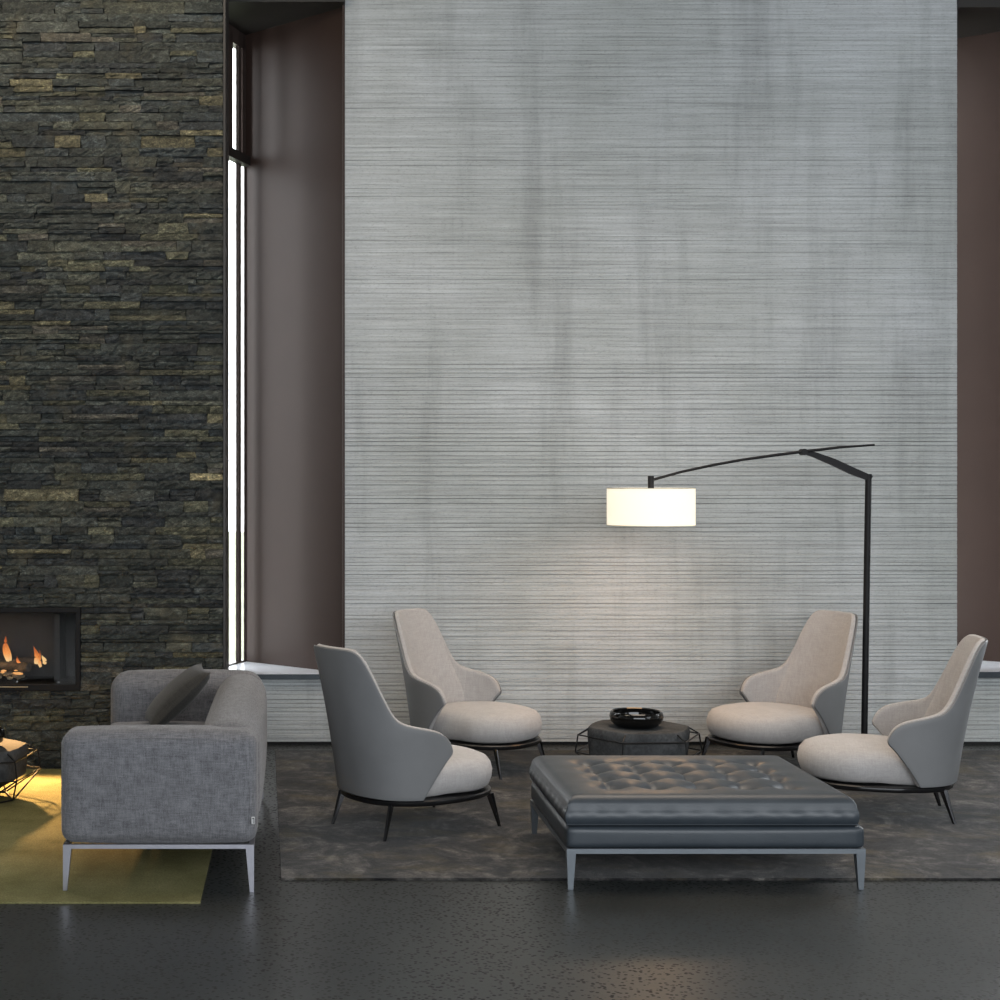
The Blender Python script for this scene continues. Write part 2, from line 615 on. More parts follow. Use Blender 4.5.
win = ST(thing('window_1', None, None))
b = bmesh.new()
WL = (WB - WA).length
win_bar(b, 0.0, 0.010, 0.43, ZS, 0.010, 0.010)
win_bar(b, 0.072, 0.112, 0.43, ZS, 0.022, 0.022)
win_bar(b, 0.010, 0.050, 3.68, ZS, 0.012, 0.012)
win_bar(b, 0.208, 0.270, 3.68, ZS, 0.012, 0.012)
win_bar(b, 0.38, 0.42, 0.43, ZS, 0.05, 0.05)
win_bar(b, 0.0, 0.42, 0.43, 0.440, 0.05, 0.05)
win_bar(b, 0.0, 0.42, ZS - 0.10, ZS, 0.05, 0.05)
obj('window_frame', b, M['frame'], win, smooth=False)
b = bmesh.new(); win_bar(b, 0.0, 0.42, 3.62, 3.68, 0.06, 0.02)
obj('transom', b, M['dark_bronze'], win, smooth=False)
b = bmesh.new(); win_bar(b, 0.010, 0.072, 0.440, 3.68, 0.005, 0.008); win_bar(b, 0.112, 0.38, 0.440, ZS - 0.10, 0.005, 0.010)
obj('window_pane', b, M['glass'], win, smooth=False)
b = bmesh.new()
vs = [b.verts.new((x, y, zz)) for zz in (0.407, 0.430) for x, y in ((-0.56, 9.34), (0.301, 9.34), (0.301, 9.45), (-0.318, 10.02), (-0.36, 10.02))]
b.faces.new(vs[4::-1]); b.faces.new(vs[5:])
for i in range(5):
    j = (i + 1) % 5
    b.faces.new((vs[i], vs[j], vs[5 + j], vs[5 + i]))
obj('window_sill', b, M['sill'], win, smooth=False)
b = bmesh.new(); box(b, -0.56, 0.301, 9.328, 9.341, 0.400, 0.4295)
obj('sill_nosing', b, M['sill_edge'], win, smooth=False)

win2 = ST(thing('window_2', None, None))
b = bmesh.new()
for a in ((3.99, 4.04, 9.58, 9.64, 0.42, ZS), (3.99, 4.04, 10.14, 10.20, 0.42, ZS), (3.99, 4.04, 9.64, 10.14, 0.42, 0.48), (3.99, 4.04, 9.64, 10.14, ZS - 0.06, ZS)):
    box(b, *a)
obj('window_frame', b, M['frame'], win2, smooth=False)
b = bmesh.new(); box(b, 4.01, 4.016, 9.64, 10.14, 0.48, ZS - 0.06)
obj('window_pane', b, M['glass'], win2, smooth=False)

b = bmesh.new(); box(b, -30, 12, 10.6, 60, -0.6, -0.4)
tag(obj('ground', b, M['grass'], smooth=False), kind='structure')

# stone wall: ledger stones, real relief, round the fireplace opening
YS = 8.61
FX0, FX1, FZ0, FZ1 = -2.62, -1.190, 0.430, 0.892
PAL = [((0.050, 0.056, 0.051), 5), ((0.068, 0.073, 0.065), 5), ((0.040, 0.044, 0.046), 4), ((0.090, 0.092, 0.072), 4),
       ((0.125, 0.120, 0.080), 2.4), ((0.056, 0.064, 0.065), 3), ((0.17, 0.150, 0.092), 0.8), ((0.115, 0.105, 0.086), 2), ((0.42, 0.35, 0.20), 0.10)]


def stone_wall():
    rs = random.Random(11)
    bm = bmesh.new()
    lay = bm.loops.layers.float_color.new('tint')
    cols = [c for c, _ in PAL]
    wts = [k for _, k in PAL]

    def stone(x0, x1, z0, z1):
        base = rs.choices(cols, wts)[0]
        k = rs.uniform(0.60, 1.15)
        col = (base[0] * k * 0.98, base[1] * k * 1.01, base[2] * k)
        out = rs.uniform(0.0, 0.020)
        tl, tv = rs.uniform(-0.005, 0.005), rs.uniform(-0.004, 0.004)
        g = rs.uniform(0.0006, 0.002)
        nx = max(2, int((x1 - x0) / 0.022))
        nz = 3 if z1 - z0 > 0.03 else 2
        jag0, jag1 = rs.uniform(-0.010, 0.010), rs.uniform(-0.010, 0.010)
        grid = []
        for j in range(nz + 1):
            row = []
            for i in range(nx + 1):
                u, v = i / nx, j / nz
                edge = i in (0, nx) or j in (0, nz)
                xx = x0 + g + (x1 - x0 - 2 * g) * u + (jag0 * (1 - u) + jag1 * u) * (v - 0.5)
                zz = z0 + g + (z1 - z0 - 2 * g) * v
                if not edge:
                    xx += rs.uniform(-0.006, 0.006); zz += rs.uniform(-0.003, 0.003)
                yy = YS + 0.006 - out + tl * (u - 0.5) * 2 + tv * (v - 0.5) * 2 + rs.uniform(-0.006, 0.006) + (0.004 if edge else 0.0)
                row.append(bm.verts.new((min(xx, -0.3985), min(yy, YS + 0.025), zz)))
            grid.append(row)
        faces = []
        for j in range(nz):
            for i in range(nx):
                faces.append(bm.faces.new((grid[j][i], grid[j][i + 1], grid[j + 1][i + 1], grid[j + 1][i])))
        rim = grid[0] + [r[-1] for r in grid[1:-1]] + grid[-1][::-1] + [r[0] for r in grid[-2:0:-1]]
        back = [bm.verts.new((v.co.x, YS + 0.035, v.co.z)) for v in rim]
        for i in range(len(rim)):
            j = (i + 1) % len(rim)
            faces.append(bm.faces.new((rim[j], rim[i], back[i], back[j])))
        for f in faces:
            for lp in f.loops:
                lp[lay] = (*col, 1)

    def run(xa, xb, z0, z1):
        x = xa
        while x < xb - 1e-4:
            L = rs.choice((rs.uniform(0.06, 0.16), rs.uniform(0.12, 0.30), rs.uniform(0.2, 0.46)))
            e = x + L
            if xb - e < 0.06: e = xb
            if z1 - z0 > 0.046 and rs.random() < 0.45:
                mz = z0 + (z1 - z0) * rs.uniform(0.4, 0.6)
                stone(x, e, z0, mz); stone(x, e, mz, z1)
            else:
                stone(x, e, z0, z1)
            x = e

    zs = [0.0]
    while zs[-1] < 5.0:
        zs.append(zs[-1] + rs.choice((rs.uniform(0.026, 0.040), rs.uniform(0.036, 0.055), rs.uniform(0.045, 0.07))))
    zs[-1] = 5.0
    for lim in (FZ0, FZ1):                    # courses meet the opening's sill and head
        k = min(range(len(zs)), key=lambda i: abs(zs[i] - lim))
        zs[k] = lim
    for z0, z1 in zip(zs, zs[1:]):
        if z0 >= FZ0 - 1e-6 and z1 <= FZ1 + 1e-6:
            run(-3.3, FX0, z0, z1)
            run(FX1, -0.40, z0, z1)
        else:
            run(-3.3, -0.40, z0, z1)
    # dark mortar core behind the stones, with the opening left out
    n0 = len(bm.faces)
    for x0, x1, z0, z1 in ((-3.3, FX0, 0, 5.0), (FX1, -0.399, 0, 5.0), (FX0, FX1, 0, FZ0), (FX0, FX1, FZ1, 5.0)):
        box(bm, x0, x1, YS + 0.024, 9.05, z0, z1)
    bm.faces.ensure_lookup_table()
    for f in bm.faces[n0:]:
        for lp in f.loops:
            lp[lay] = (0.010, 0.010, 0.010, 1)
    return ST(obj('wall_left', bm, M['stone'], smooth=False))


stone_wall()

# ------------------------------------------------------------------ fireplace
def make_fireplace():
    t = thing('fireplace', 'black framed glass fronted gas fireplace set into the dark stone wall', 'fireplace', (FX0, YS, FZ0))
    W, H = FX1 - FX0, FZ1 - FZ0
    D = 0.42
    b = bmesh.new()
    e = 0.004
    for a in ((e, W - e, 0.03, D, e, 0.03), (e, W - e, 0.03, D, H - 0.03, H - e), (e, 0.03, 0.03, D, 0.03, H - 0.03), (W - 0.03, W - e, 0.03, D, 0.03, H - 0.03)):
        box(b, *a)
    obj('firebox', b, M['firebox'], t, smooth=False)
    b = bmesh.new(); box(b, 0.03, W - 0.03, D - 0.03, D, 0.03, H - 0.03)
    box(b, W - 0.17, W - 0.14, 0.15, D - 0.03, 0.03, H - 0.05)
    obj('fire_back', b, M['fireback'], t, smooth=False)
    b = bmesh.new()
    rbox(b, 0.0, W, -0.018, 0.03, H - 0.028, H, 0.003, 1)
    rbox(b, 0.0, W, -0.018, 0.03, 0.0, 0.034, 0.003, 1)
    rbox(b, 0.0, 0.028, -0.018, 0.03, 0.03, H - 0.025, 0.003, 1)
    rbox(b, W - 0.028, W, -0.018, 0.03, 0.03, H - 0.025, 0.003, 1)
    obj('frame', b, M['iron'], t, smooth=False)
    b = bmesh.new(); rbox(b, 0.42, W - 0.29, -0.024, -0.017, 0.020, 0.026, 0.001, 1)
    obj('handle', b, M['brass'], t, smooth=False)
    b = bmesh.new(); box(b, 0.027, W - 0.027, 0.006, 0.010, 0.03, H - 0.026)
    obj('glass_pane', b, M['fglass'], t, smooth=False)
    rr = random.Random(3)
    b = bmesh.new()
    for i in range(170):
        r = rr.uniform(0.010, 0.022)
        m = Matrix.Translation((rr.uniform(0.25, W - 0.36), rr.uniform(0.10, 0.30), 0.045 + rr.uniform(0, 0.03))) @ Matrix.Diagonal((r, r, r * 0.6, 1))
        bmesh.ops.create_icosphere(b, subdivisions=1, radius=1, matrix=m)
    tag(obj('fire_bed', b, M['ember'], t), kind='stuff')
    for (p, q, r) in (((0.55, 0.20, 0.09), (1.06, 0.26, 0.10), 0.032), ((0.72, 0.15, 0.10), (1.16, 0.24, 0.14), 0.026),
                      ((0.85, 0.28, 0.11), (1.12, 0.13, 0.11), 0.028), ((0.35, 0.22, 0.09), (0.70, 0.16, 0.13), 0.034)):
        b = bmesh.new()
        p, q = Vector(p), Vector(q)
        pts, rad = [], []
        for i in range(9):
            pts.append(p.lerp(q, i / 8) + Vector((0, rr.uniform(-.008, .008), rr.uniform(-.008, .008))))
            rad.append(r * rr.uniform(0.82, 1.12))
        tube(b, pts, rad, 9)
        obj('log', b, M['log'], t)
    # glowing bits along the bed
    b = bmesh.new()
    for i in range(16):
        r = rr.uniform(0.006, 0.012)
        m = Matrix.Translation((rr.uniform(0.86, 1.10), rr.uniform(0.10, 0.16), 0.075 + rr.uniform(0, 0.02))) @ Matrix.Diagonal((r * 1.8, r, r * 0.6, 1))
        bmesh.ops.create_icosphere(b, subdivisions=1, radius=1, matrix=m)
    tag(obj('embers', b, M['glow'], t), kind='stuff')

    def px(x, y, dy):                          # a point of the hearth, dy behind the wall face
        d = YS + dy
        return Vector(((x - 295) / F * d - FX0, dy, 1.6 - (y - 480) / F * d - FZ0))

    for (x, y0, y1, r, core) in ((8, 661, 636, 0.026, False), (9.5, 661, 650, 0.014, True), (20, 668, 656, 0.012, False), (37, 664, 646, 0.019, False),
                                 (44, 664, 655, 0.015, True), (41, 667, 650, 0.013, False), (16, 669, 665, 0.017, True), (-22, 668, 640, 0.03, False)):
        b = bmesh.new()
        a, c = px(x, y0, 0.19), px(x - (1 if core else 2.5), y1, 0.19)
        pts, rad = [], []
        for i in range(10):
            s = i / 9
            pts.append(a.lerp(c, s) + Vector((0.006 * math.sin(s * 5 + x), 0, 0)))
            rad.append(max(0.0008, r * (math.sin(PI * min(1, s * 0.85 + 0.18)) ** 0.9) * (1 - 0.45 * s)))
        tube(b, pts, rad, 10)
        for v in b.verts:
            v.co.y = a.y + (v.co.y - a.y) * 0.5
        obj('flame', b, M['flame_core' if core else 'flame'], t)
    l = bpy.data.lights.new('fire_light', 'SPOT')
    l.energy = 560
    l.spot_size = math.radians(54)
    l.spot_blend = 0.7
    l.color = (1.0, 0.56, 0.22)
    l.shadow_soft_size = 0.035
    lo = bpy.data.objects.new('fire_light', l)
    C.objects.link(lo)
    lo.location = (-1.69, YS + 0.03, 0.70)
    look(lo, (-1.32, 7.86, 0.0))


make_fireplace()

# ------------------------------------------------------------------ rugs
def quad_rug(name, pts, th, mat, label, cat):
    b = bmesh.new()
    lo = [b.verts.new((x, y, 0.0005)) for x, y in pts]
    hi = [b.verts.new((x, y, th)) for x, y in pts]
    b.faces.new(lo[::-1]); b.faces.new(hi)
    for i in range(4):
        j = (i + 1) % 4
        b.faces.new((lo[i], lo[j], hi[j], hi[i]))
    o = obj(name, b, mat, smooth=False)
    return tag(o, label, cat)


quad_rug('area_rug', [(-0.055, 6.19), (4.25, 6.19), (4.25, 9.12), (-0.118, 9.12)], 0.010, M['rug'],
         'large dark grey mottled rug under the four armchairs and leather ottoman', 'rug')
quad_rug('olive_rug', [(-3.2, 5.85), (-0.358, 5.85), (-0.358, 8.54), (-3.2, 8.54)], 0.008, M['green'],
         'olive yellow rug under the grey sofa in front of the fireplace', 'rug')

# ------------------------------------------------------------------ sofa
def make_sofa():
    X0, X1, Y0, Y1 = -0.912, -0.147, 6.0, 7.80
    t = thing('sofa', 'grey melange two seat sofa on slim metal legs beside the fireplace', 'sofa', (-0.53, 6.9, 0))
    o = Vector((-0.53, 6.9, 0))
    x0, x1, y0, y1 = X0 - o.x, X1 - o.x, Y0 - o.y, Y1 - o.y
    ZB = 0.188
    b = bmesh.new(); puffy(b, x0, x1, y0, y0 + 0.21, ZB, 0.620, 0.052, (0.0, 0.012, 0.010), 16)
    arm = obj('armrest', b, M['sofa'], t)
    b = bmesh.new(); rbox(b, x1 - 0.022, x1 - 0.008, y0 - 0.0135, y0 - 0.005, 0.270, 0.298, 0.002, 1)
    tagp = obj('care_label', b, M['label_white'], arm, smooth=False)
    tagp['label'] = 'small pale woven label'
    b = bmesh.new()                            # the mark woven into the label: an upright and a bar
    box(b, x1 - 0.013, x1 - 0.0105, y0 - 0.0143, y0 - 0.0134, 0.274, 0.294)
    box(b, x1 - 0.018, x1 - 0.0105, y0 - 0.0143, y0 - 0.0134, 0.291, 0.294)
    obj('mark', b, M['black'], arm, smooth=False)
    # top-stitch line of the arm
    b2 = bmesh.new(); tube(b2, [(x0 + 0.045, y0 + 0.012, 0.595), (0, y0 + 0.001, 0.600), (x1 - 0.05, y0 + 0.012, 0.595)], 0.0016, 6)
    obj('seam', b2, M['sofa'], arm)
    b = bmesh.new(); puffy(b, x0, x1 - 0.01, y1 - 0.21, y1, ZB, 0.648, 0.085, (0.0, 0.012, 0.012), 16)
    obj('armrest', b, M['sofa'], t)
    b = bmesh.new(); puffy(b, x1 - 0.235, x1 + 0.004, y0 + 0.06, y1 - 0.02, ZB, 0.640, 0.105, (0.014, 0.0, 0.012), 18)
    obj('backrest', b, M['sofa'], t)
    b = bmesh.new(); rbox(b, x0 + 0.02, x1 - 0.03, y0 + 0.03, y1 - 0.03, ZB, 0.27, 0.02, 2)
    obj('seat_base', b, M['sofa'], t)
    ym = (y0 + y1) / 2
    for a, c in ((y0 + 0.20, ym - 0.003), (ym + 0.003, y1 - 0.20)):
        b = bmesh.new(); puffy(b, x0 - 0.005, x1 - 0.19, a, c, 0.265, 0.42, 0.05, (0.01, 0.0, 0.022), 12)
        obj('seat_cushion', b, M['sofa'], t)
    b = bmesh.new()
    zr0, zr1 = 0.170, 0.186
    box(b, x0 + 0.012, x1 - 0.012, y0 + 0.010, y0 + 0.030, zr0, zr1)
    box(b, x0 + 0.012, x1 - 0.012, y1 - 0.030, y1 - 0.010, zr0, zr1)
    box(b, x0 + 0.012, x0 + 0.032, y0 + 0.03, y1 - 0.03, zr0, zr1)
    box(b, x1 - 0.032, x1 - 0.012, y0 + 0.03, y1 - 0.03, zr0, zr1)
    obj('base_frame', b, M['alum'], t, smooth=False)
    for sx, xa in ((1, x0 + 0.012), (-1, x1 - 0.012)):
        for sy, ya in ((1, y0 + 0.010), (-1, y1 - 0.010)):
            b = bmesh.new()
            zf = 0.008 if sx == 1 else 0.001
            lo = [(xa + sx * 0.000, ya), (xa + sx * 0.016, ya), (xa + sx * 0.016, ya + sy * 0.016), (xa, ya + sy * 0.016)]
            hi = [(xa, ya), (xa + sx * 0.032, ya), (xa + sx * 0.032, ya + sy * 0.030), (xa, ya + sy * 0.030)]
            lv = [b.verts.new((p[0], p[1], zf)) for p in lo]
            hv = [b.verts.new((p[0], p[1], zr0)) for p in hi]
            b.faces.new(lv[::-1]); b.faces.new(hv)
            for i in range(4):
                j = (i + 1) % 4
                b.faces.new((lv[i], lv[j], hv[j], hv[i]))
            obj('leg', b, M['alum'], t, smooth=False)
    return t


make_sofa()


def make_pillow():
    b = bmesh.new()
    n = 18
    s, th = 0.190, 0.062
    top, bot = {}, {}
    for i in range(n + 1):
        for j in range(n + 1):
            u, v = -1 + 2 * i / n, -1 + 2 * j / n
            pin = 1 - 0.07 * (1 - abs(u) ** 2) * (abs(v) ** 3)
            pin2 = 1 - 0.07 * (1 - abs(v) ** 2) * (abs(u) ** 3)
            h = th * ((1 - u ** 2) * (1 - v ** 2)) ** 0.42
            p = (u * s * pin2, v * s * pin)
            top[i, j] = b.verts.new((p[0], p[1], h))
            if i in (0, n) or j in (0, n):
                bot[i, j] = top[i, j]
            else:
                bot[i, j] = b.verts.new((p[0], p[1], -h))
    for i in range(n):
        for j in range(n):
            b.faces.new((top[i, j], top[i + 1, j], top[i + 1, j + 1], top[i, j + 1]))
            b.faces.new((bot[i, j], bot[i, j + 1], bot[i + 1, j + 1], bot[i + 1, j]))
    o = obj('throw_pillow', b, M['pillow'])
    tag(o, 'dark charcoal square throw pillow leaning on the sofa back', 'pillow')
    o.location = (-0.555, 7.28, 0.585)
    o.rotation_euler = (Matrix.Rotation(math.radians(10), 3, 'Z') @ Matrix.Rotation(math.radians(-43), 3, 'Y')).to_euler()


make_pillow()

# ------------------------------------------------------------------ lounge chairs
ZTOP = [(0, .846), (18, .847), (25, .842), (29, .830), (32, .806), (35, .768), (38.5, .705), (42, .640), (45.5, .580), (48, .548), (52, .523),
        (57, .509), (66, .496), (75, .483), (81, .470), (84, .457), (86.5, .438), (88, .412), (89, .375)]
PB, PT = 66.0, 89.0
Z0 = 0.172


def sgnpow(v, p):
    return math.copysign(abs(v) ** p, v)


def shell_pt(phi, zz, off):
    a = math.radians(phi)
    c, s = math.cos(a), math.sin(a)
    A, B = 0.360 - off, 0.305 - off
    h = max(0.0, zz - Z0)
    x = -A * sgnpow(c, 0.86)
    y = B * sgnpow(s, 0.80) * (1 + 0.10 * min(h, 0.3))
    lean = (0.13 * h + 0.11 * h * h) * max(0.0, c) ** 0.7
    # the top of the back flattens out
    flat = min(1.0, max(0.0, (h - 0.25) / 0.4))
    x += flat * 0.05 * (1 - abs(c)) * -1.0
    return Vector((x - lean, y, zz))


def shell_slab(off0, off1, pmax_b=PB, pmax_t=PT, zb=Z0, dz=0.0, na=44, nt=14, fade=None):
    bm = bmesh.new()
    G = []
    for off in (off0, off1):
        g = []
        for i in range(na + 1):
            a = -1 + 2 * i / na
            a = math.copysign(1 - (1 - abs(a)) ** 1.25, a)       # denser near the front edges
            pb, pt = a * pmax_b, a * pmax_t
            zt = interp(ZTOP, abs(pt)) + dz
            col = []
            for j in range(nt + 1):
                tt = j / nt
                o_ = off if fade is None or off == off0 else off1 + (fade - off1) * min(1.0, (abs(a) ** 4) * tt * 1.6 + tt ** 8)
                col.append(bm.verts.new(shell_pt(pb + (pt - pb) * tt, zb + (zt - zb) * tt, o_)))
            g.append(col)
        G.append(g)
    for k, g in enumerate(G):
        for i in range(na):
            for j in range(nt):
                q = (g[i][j], g[i + 1][j], g[i + 1][j + 1], g[i][j + 1])
                bm.faces.new(q if k == 0 else q[::-1])
    o, n = G
    for i in range(na):
        bm.faces.new((o[i][nt], o[i + 1][nt], n[i + 1][nt], n[i][nt]))
        bm.faces.new((o[i + 1][0], o[i][0], n[i][0], n[i + 1][0]))
    for j in range(nt):
        bm.faces.new((o[0][j], o[0][j + 1], n[0][j + 1], n[0][j]))
        bm.faces.new((o[na][j + 1], o[na][j], n[na][j], n[na][j + 1]))
    return bm


def seat_outline(th, k=1.0, grow=0.0):
    c, s = math.cos(th), math.sin(th)
    A = (0.350 if c > 0 else 0.345) + grow
    B = 0.298 + grow
    return A * sgnpow(c, 0.84) * k, B * sgnpow(s, 0.84) * k


def make_chair(label, loc, az, group):
    t = thing('lounge_chair', label, 'armchair', loc, az, group)
    o = obj('shell', shell_slab(0.0, 0.010), M['shell'], t, sub=1)
    o['label'] = 'smooth grey leather outer shell'
    b = shell_slab(0.0105, 0.040, dz=0.005)
    o = obj('lining', b, M['seat'], t, sub=1)
    o['label'] = 'pale taupe fabric lining'
    b = shell_slab(0.034, 0.052, pmax_b=56, pmax_t=50, zb=0.25, dz=-0.020, na=30, fade=0.039)
    obj('back_cushion', b, M['seat'], t, sub=1)
    n = 72
    b = bmesh.new()
    prof = [(0.93, 0.187), (0.985, 0.200), (1.02, 0.232), (1.03, 0.262), (1.005, 0.296), (0.95, 0.320), (0.85, 0.334), (0.65, 0.349), (0.35, 0.356)]
    rings = []
    for k, zz in prof:
        ring = []
        for i in range(n):
            th = 2 * PI * i / n
            x, y = seat_outline(th, k, -0.004)
            f = max(0.0, min(1.0, (x + 0.02) / 0.2))
            f = f * f * (3 - 2 * f)
            y *= (0.262 + 0.040 * f) / 0.302
            if x < 0: x *= 0.90
            ring.append(b.verts.new((x, y, zz - 0.006 - 0.018 * max(0, -x / 0.3))))
        rings.append(ring)
    for a, c in zip(rings, rings[1:]):
        for i in range(n):
            b.faces.new((a[i], a[(i + 1) % n], c[(i + 1) % n], c[i]))
    b.faces.new(rings[0][::-1])
    ctr = b.verts.new((0, 0, 0.352))
    for i in range(n):
        b.faces.new((rings[-1][i], rings[-1][(i + 1) % n], ctr))
    obj('seat_cushion', b, M['seat'], t)
    b = bmesh.new()
    rr = []
    for k, zz in ((0.93, 0.147), (0.985, 0.147), (1.0, 0.153), (1.0, 0.167), (0.985, 0.172), (0.93, 0.172)):
        rr.append([b.verts.new((*[q for q in seat_outline(2 * PI * i / n, k, 0.0)], zz)) for i in range(n)])
    for a, c in zip(rr, rr[1:]):
        for i in range(n):
            b.faces.new((a[i], a[(i + 1) % n], c[(i + 1) % n], c[i]))
    b.faces.new(rr[0][::-1]); b.faces.new(rr[-1])
    obj('base_rim', b, M['black'], t)
    for fx, fy in ((-0.322, 0.205), (-0.322, -0.205), (0.298, 0.245), (0.298, -0.245)):
        b = bmesh.new()
        foot = Vector((fx, fy, 0.0005))
        top = Vector((fx * 0.86, fy * 0.92, 0.155))
        d = Vector((fx, fy, 0)).normalized()
        s = Vector((-d.y, d.x, 0))
        for P, wd_, dp in ((foot, 0.0060, 0.0070), (top, 0.0105, 0.018)):
            for a, c in ((1, 0.25), (0.25, 1), (-0.25, 1), (-1, 0.25), (-1, -1), (1, -1)):
                b.verts.new(P + s * wd_ * a + d * dp * c)
        b.verts.ensure_lookup_table()
        V = b.verts
        for i in range(6):
            j = (i + 1) % 6
            b.faces.new((V[i], V[j], V[6 + j], V[6 + i]))
        b.faces.new([V[i] for i in range(5, -1, -1)]); b.faces.new([V[i] for i in range(6, 12)])
        obj('leg', b, M['leg'], t, smooth=False)
    return t


RZ = 0.010
GC = 'grey shell lounge chairs round the ottoman'
ang = lambda az: math.radians(90 - az)         # compass bearing of the facing to rotation about z
fl = make_chair('lounge chair at front left seen from behind, beside the sofa', (0.556, 7.165, RZ), ang(57.6), GC)
dup(fl, (1.008, 8.60, RZ), ang(128), 'back left lounge chair against the concrete wall, facing the low side table', GC)
dup(fl, (2.638, 8.56, RZ), ang(-113), 'back right lounge chair with open seat, beside the floor lamp pole', GC)
dup(fl, (2.785, 7.44, RZ), ang(-76), 'rightmost lounge chair, side on, with its back near the right recess', GC)

# ------------------------------------------------------------------ tufted ottoman
def make_ottoman():
    cx, cy = 1.643, 6.515
    t = thing('ottoman', 'low slate black tufted leather ottoman bench on slim metal legs', 'ottoman', (cx, cy, 0))
    hx, hy = 0.583, 0.470
    # cushion with button tufting: dense top grid wrapped into rounded sides
    b = bmesh.new()
    ex, ey = hx - 0.016, hy - 0.004
    NX, NY = 96, 76
    z0, zt = 0.250, 0.360
    nbx, nby = 5, 4
    bx = [(-0.36 + 0.18 * i) for i in range(nbx)]
    by = [(-0.27 + 0.175 * i) for i in range(nby)]

    def top_z(x, y):
        d = 0.0
        for i, u in enumerate(bx):
            for v in by:
                r2 = ((x - u) ** 2 + (y - v) ** 2)
                d = max(d, 0.030 * math.exp(-r2 / (2 * 0.028 ** 2)) + 0.010 * math.exp(-r2 / (2 * 0.06 ** 2)))
        # pulled creases between neighbouring buttons
        inx = bx[0] - 0.02 <= x <= bx[-1] + 0.02
        iny = by[0] - 0.02 <= y <= by[-1] + 0.02
        cr = 0.0
        if inx:
            cr = max([cr] + [math.exp(-((y - v) / 0.011) ** 2) for v in by])
        if iny:
            cr = max([cr] + [math.exp(-((x - u) / 0.011) ** 2) for u in bx])
        du = min(abs(x - u) for u in bx) / 0.09
        dv = min(abs(y - v) for v in by) / 0.0875
        pil = (1 - (1 - min(1, du)) ** 2 * 0.5) * (1 - (1 - min(1, dv)) ** 2 * 0.5) if inx and iny else 0.75
        f = max(0, 1 - max(abs(x) / ex, abs(y) / ey) ** 8)
        return zt + 0.018 * f * pil - d * f - 0.004 * cr * f

    def warp(s):                                # more samples near the rim
        return math.copysign(1 - (1 - abs(s)) ** 1.3, s)

    R = 0.045
    grid = []
    for j in range(NY + 1):
        row = []
        for i in range(NX + 1):
            u, v = warp(-1 + 2 * i / NX), warp(-1 + 2 * j / NY)
            x, y = u * ex, v * ey
            e = min(ex - abs(x), ey - abs(y))
            zz = top_z(x, y)
            if e < R:
                zz -= R - math.sqrt(max(0, R * R - (R - e) ** 2))
            row.append(b.verts.new((x, y, zz)))
        grid.append(row)
    for j in range(NY):
        for i in range(NX):
            b.faces.new((grid[j][i], grid[j][i + 1], grid[j + 1][i + 1], grid[j + 1][i]))
    rim = grid[0] + [r[-1] for r in grid[1:-1]] + grid[-1][::-1] + [r[0] for r in grid[-2:0:-1]]
    prev = rim
    rw = random.Random(8)
    wob = [0.0015 * math.sin(i * 0.9) + 0.001 * math.sin(i * 0.37 + 1) for i in range(len(rim))]
    for k in range(1, 8):
        s = k / 7
        ring = []
        for i, v in enumerate(rim):
            bulge = 0.012 * math.sin(PI * s) + wob[i] * math.sin(PI * s) - 0.004 * s
            q = Vector((v.co.x, v.co.y, 0))
            nx_ = 1 if abs(abs(q.x) - ex) < 1e-6 else 0
            ny_ = 1 if abs(abs(q.y) - ey) < 1e-6 else 0
            d = Vector((math.copysign(nx_, q.x), math.copysign(ny_, q.y), 0))
            if d.length > 1: d *= 0.7
            ring.append(b.verts.new((q.x + d.x * bulge, q.y + d.y * bulge, v.co.z + (z0 - v.co.z) * s)))
        for i in range(len(rim)):
            j = (i + 1) % len(rim)
            b.faces.new((prev[j], prev[i], ring[i], ring[j]))
        prev = ring
    b.faces.new(prev)
    cu = obj('cushion', b, M['leather'], t)
    for u in bx:
        for v in by:
            b = bmesh.new()
            m = Matrix.Translation((u, v, top_z(u, v) + 0.001)) @ Matrix.Diagonal((0.009, 0.009, 0.004, 1))
            bmesh.ops.create_uvsphere(b, u_segments=10, v_segments=6, radius=1, matrix=m)
            obj('button', b, M['leather'], cu)
    b = bmesh.new()                             # piped seam round the cushion
    zz = 0.256
    ring = [(-ex - .003, -ey - .003, zz), (ex + .003, -ey - .003, zz), (ex + .003, ey + .003, zz), (-ex - .003, ey + .003, zz)]
    for p, q in zip(ring, ring[1:] + ring[:1]):
        tube(b, [p, q], 0.0022, 6)
    obj('piping', b, M['leather'], cu)
    cu.location.x = -0.014
    b = bmesh.new(); puffy(b, -hx, hx, -hy, hy, 0.160, 0.248, 0.022, (0.004, 0.004, 0.0), 14)
    obj('seat_base', b, M['leather'], t)
    b = bmesh.new()
    za, zb = 0.142, 0.161
    box(b, -hx, hx, -hy, -hy + 0.02, za, zb); box(b, -hx, hx, hy - 0.02, hy, za, zb)
    box(b, -hx, -hx + 0.02, -hy + 0.02, hy - 0.02, za, zb); box(b, hx - 0.02, hx, -hy + 0.02, hy - 0.02, za, zb)
    obj('base_frame', b, M['gunmetal'], t, smooth=False)
    for sx in (1, -1):
        for sy in (1, -1):
            b = bmesh.new()
            xa, ya = -sx * hx, -sy * hy
            zf = 0.001 if sy == 1 else 0.0102
            lv = [b.verts.new((xa + sx * p, ya + sy * q, zf)) for p, q in ((0.006, 0.004), (0.026, 0.004), (0.026, 0.022), (0.006, 0.022))]
            hv = [b.verts.new((xa + sx * p, ya + sy * q, za)) for p, q in ((0.0, 0.0), (0.036, 0.0), (0.036, 0.036), (0.0, 0.036))]
            b.faces.new(lv[::-1]); b.faces.new(hv)
            for i in range(4):
                j = (i + 1) % 4
                b.faces.new((lv[i], lv[j], hv[j], hv[i]))
            obj('leg', b, M['gunmetal'], t, smooth=False)


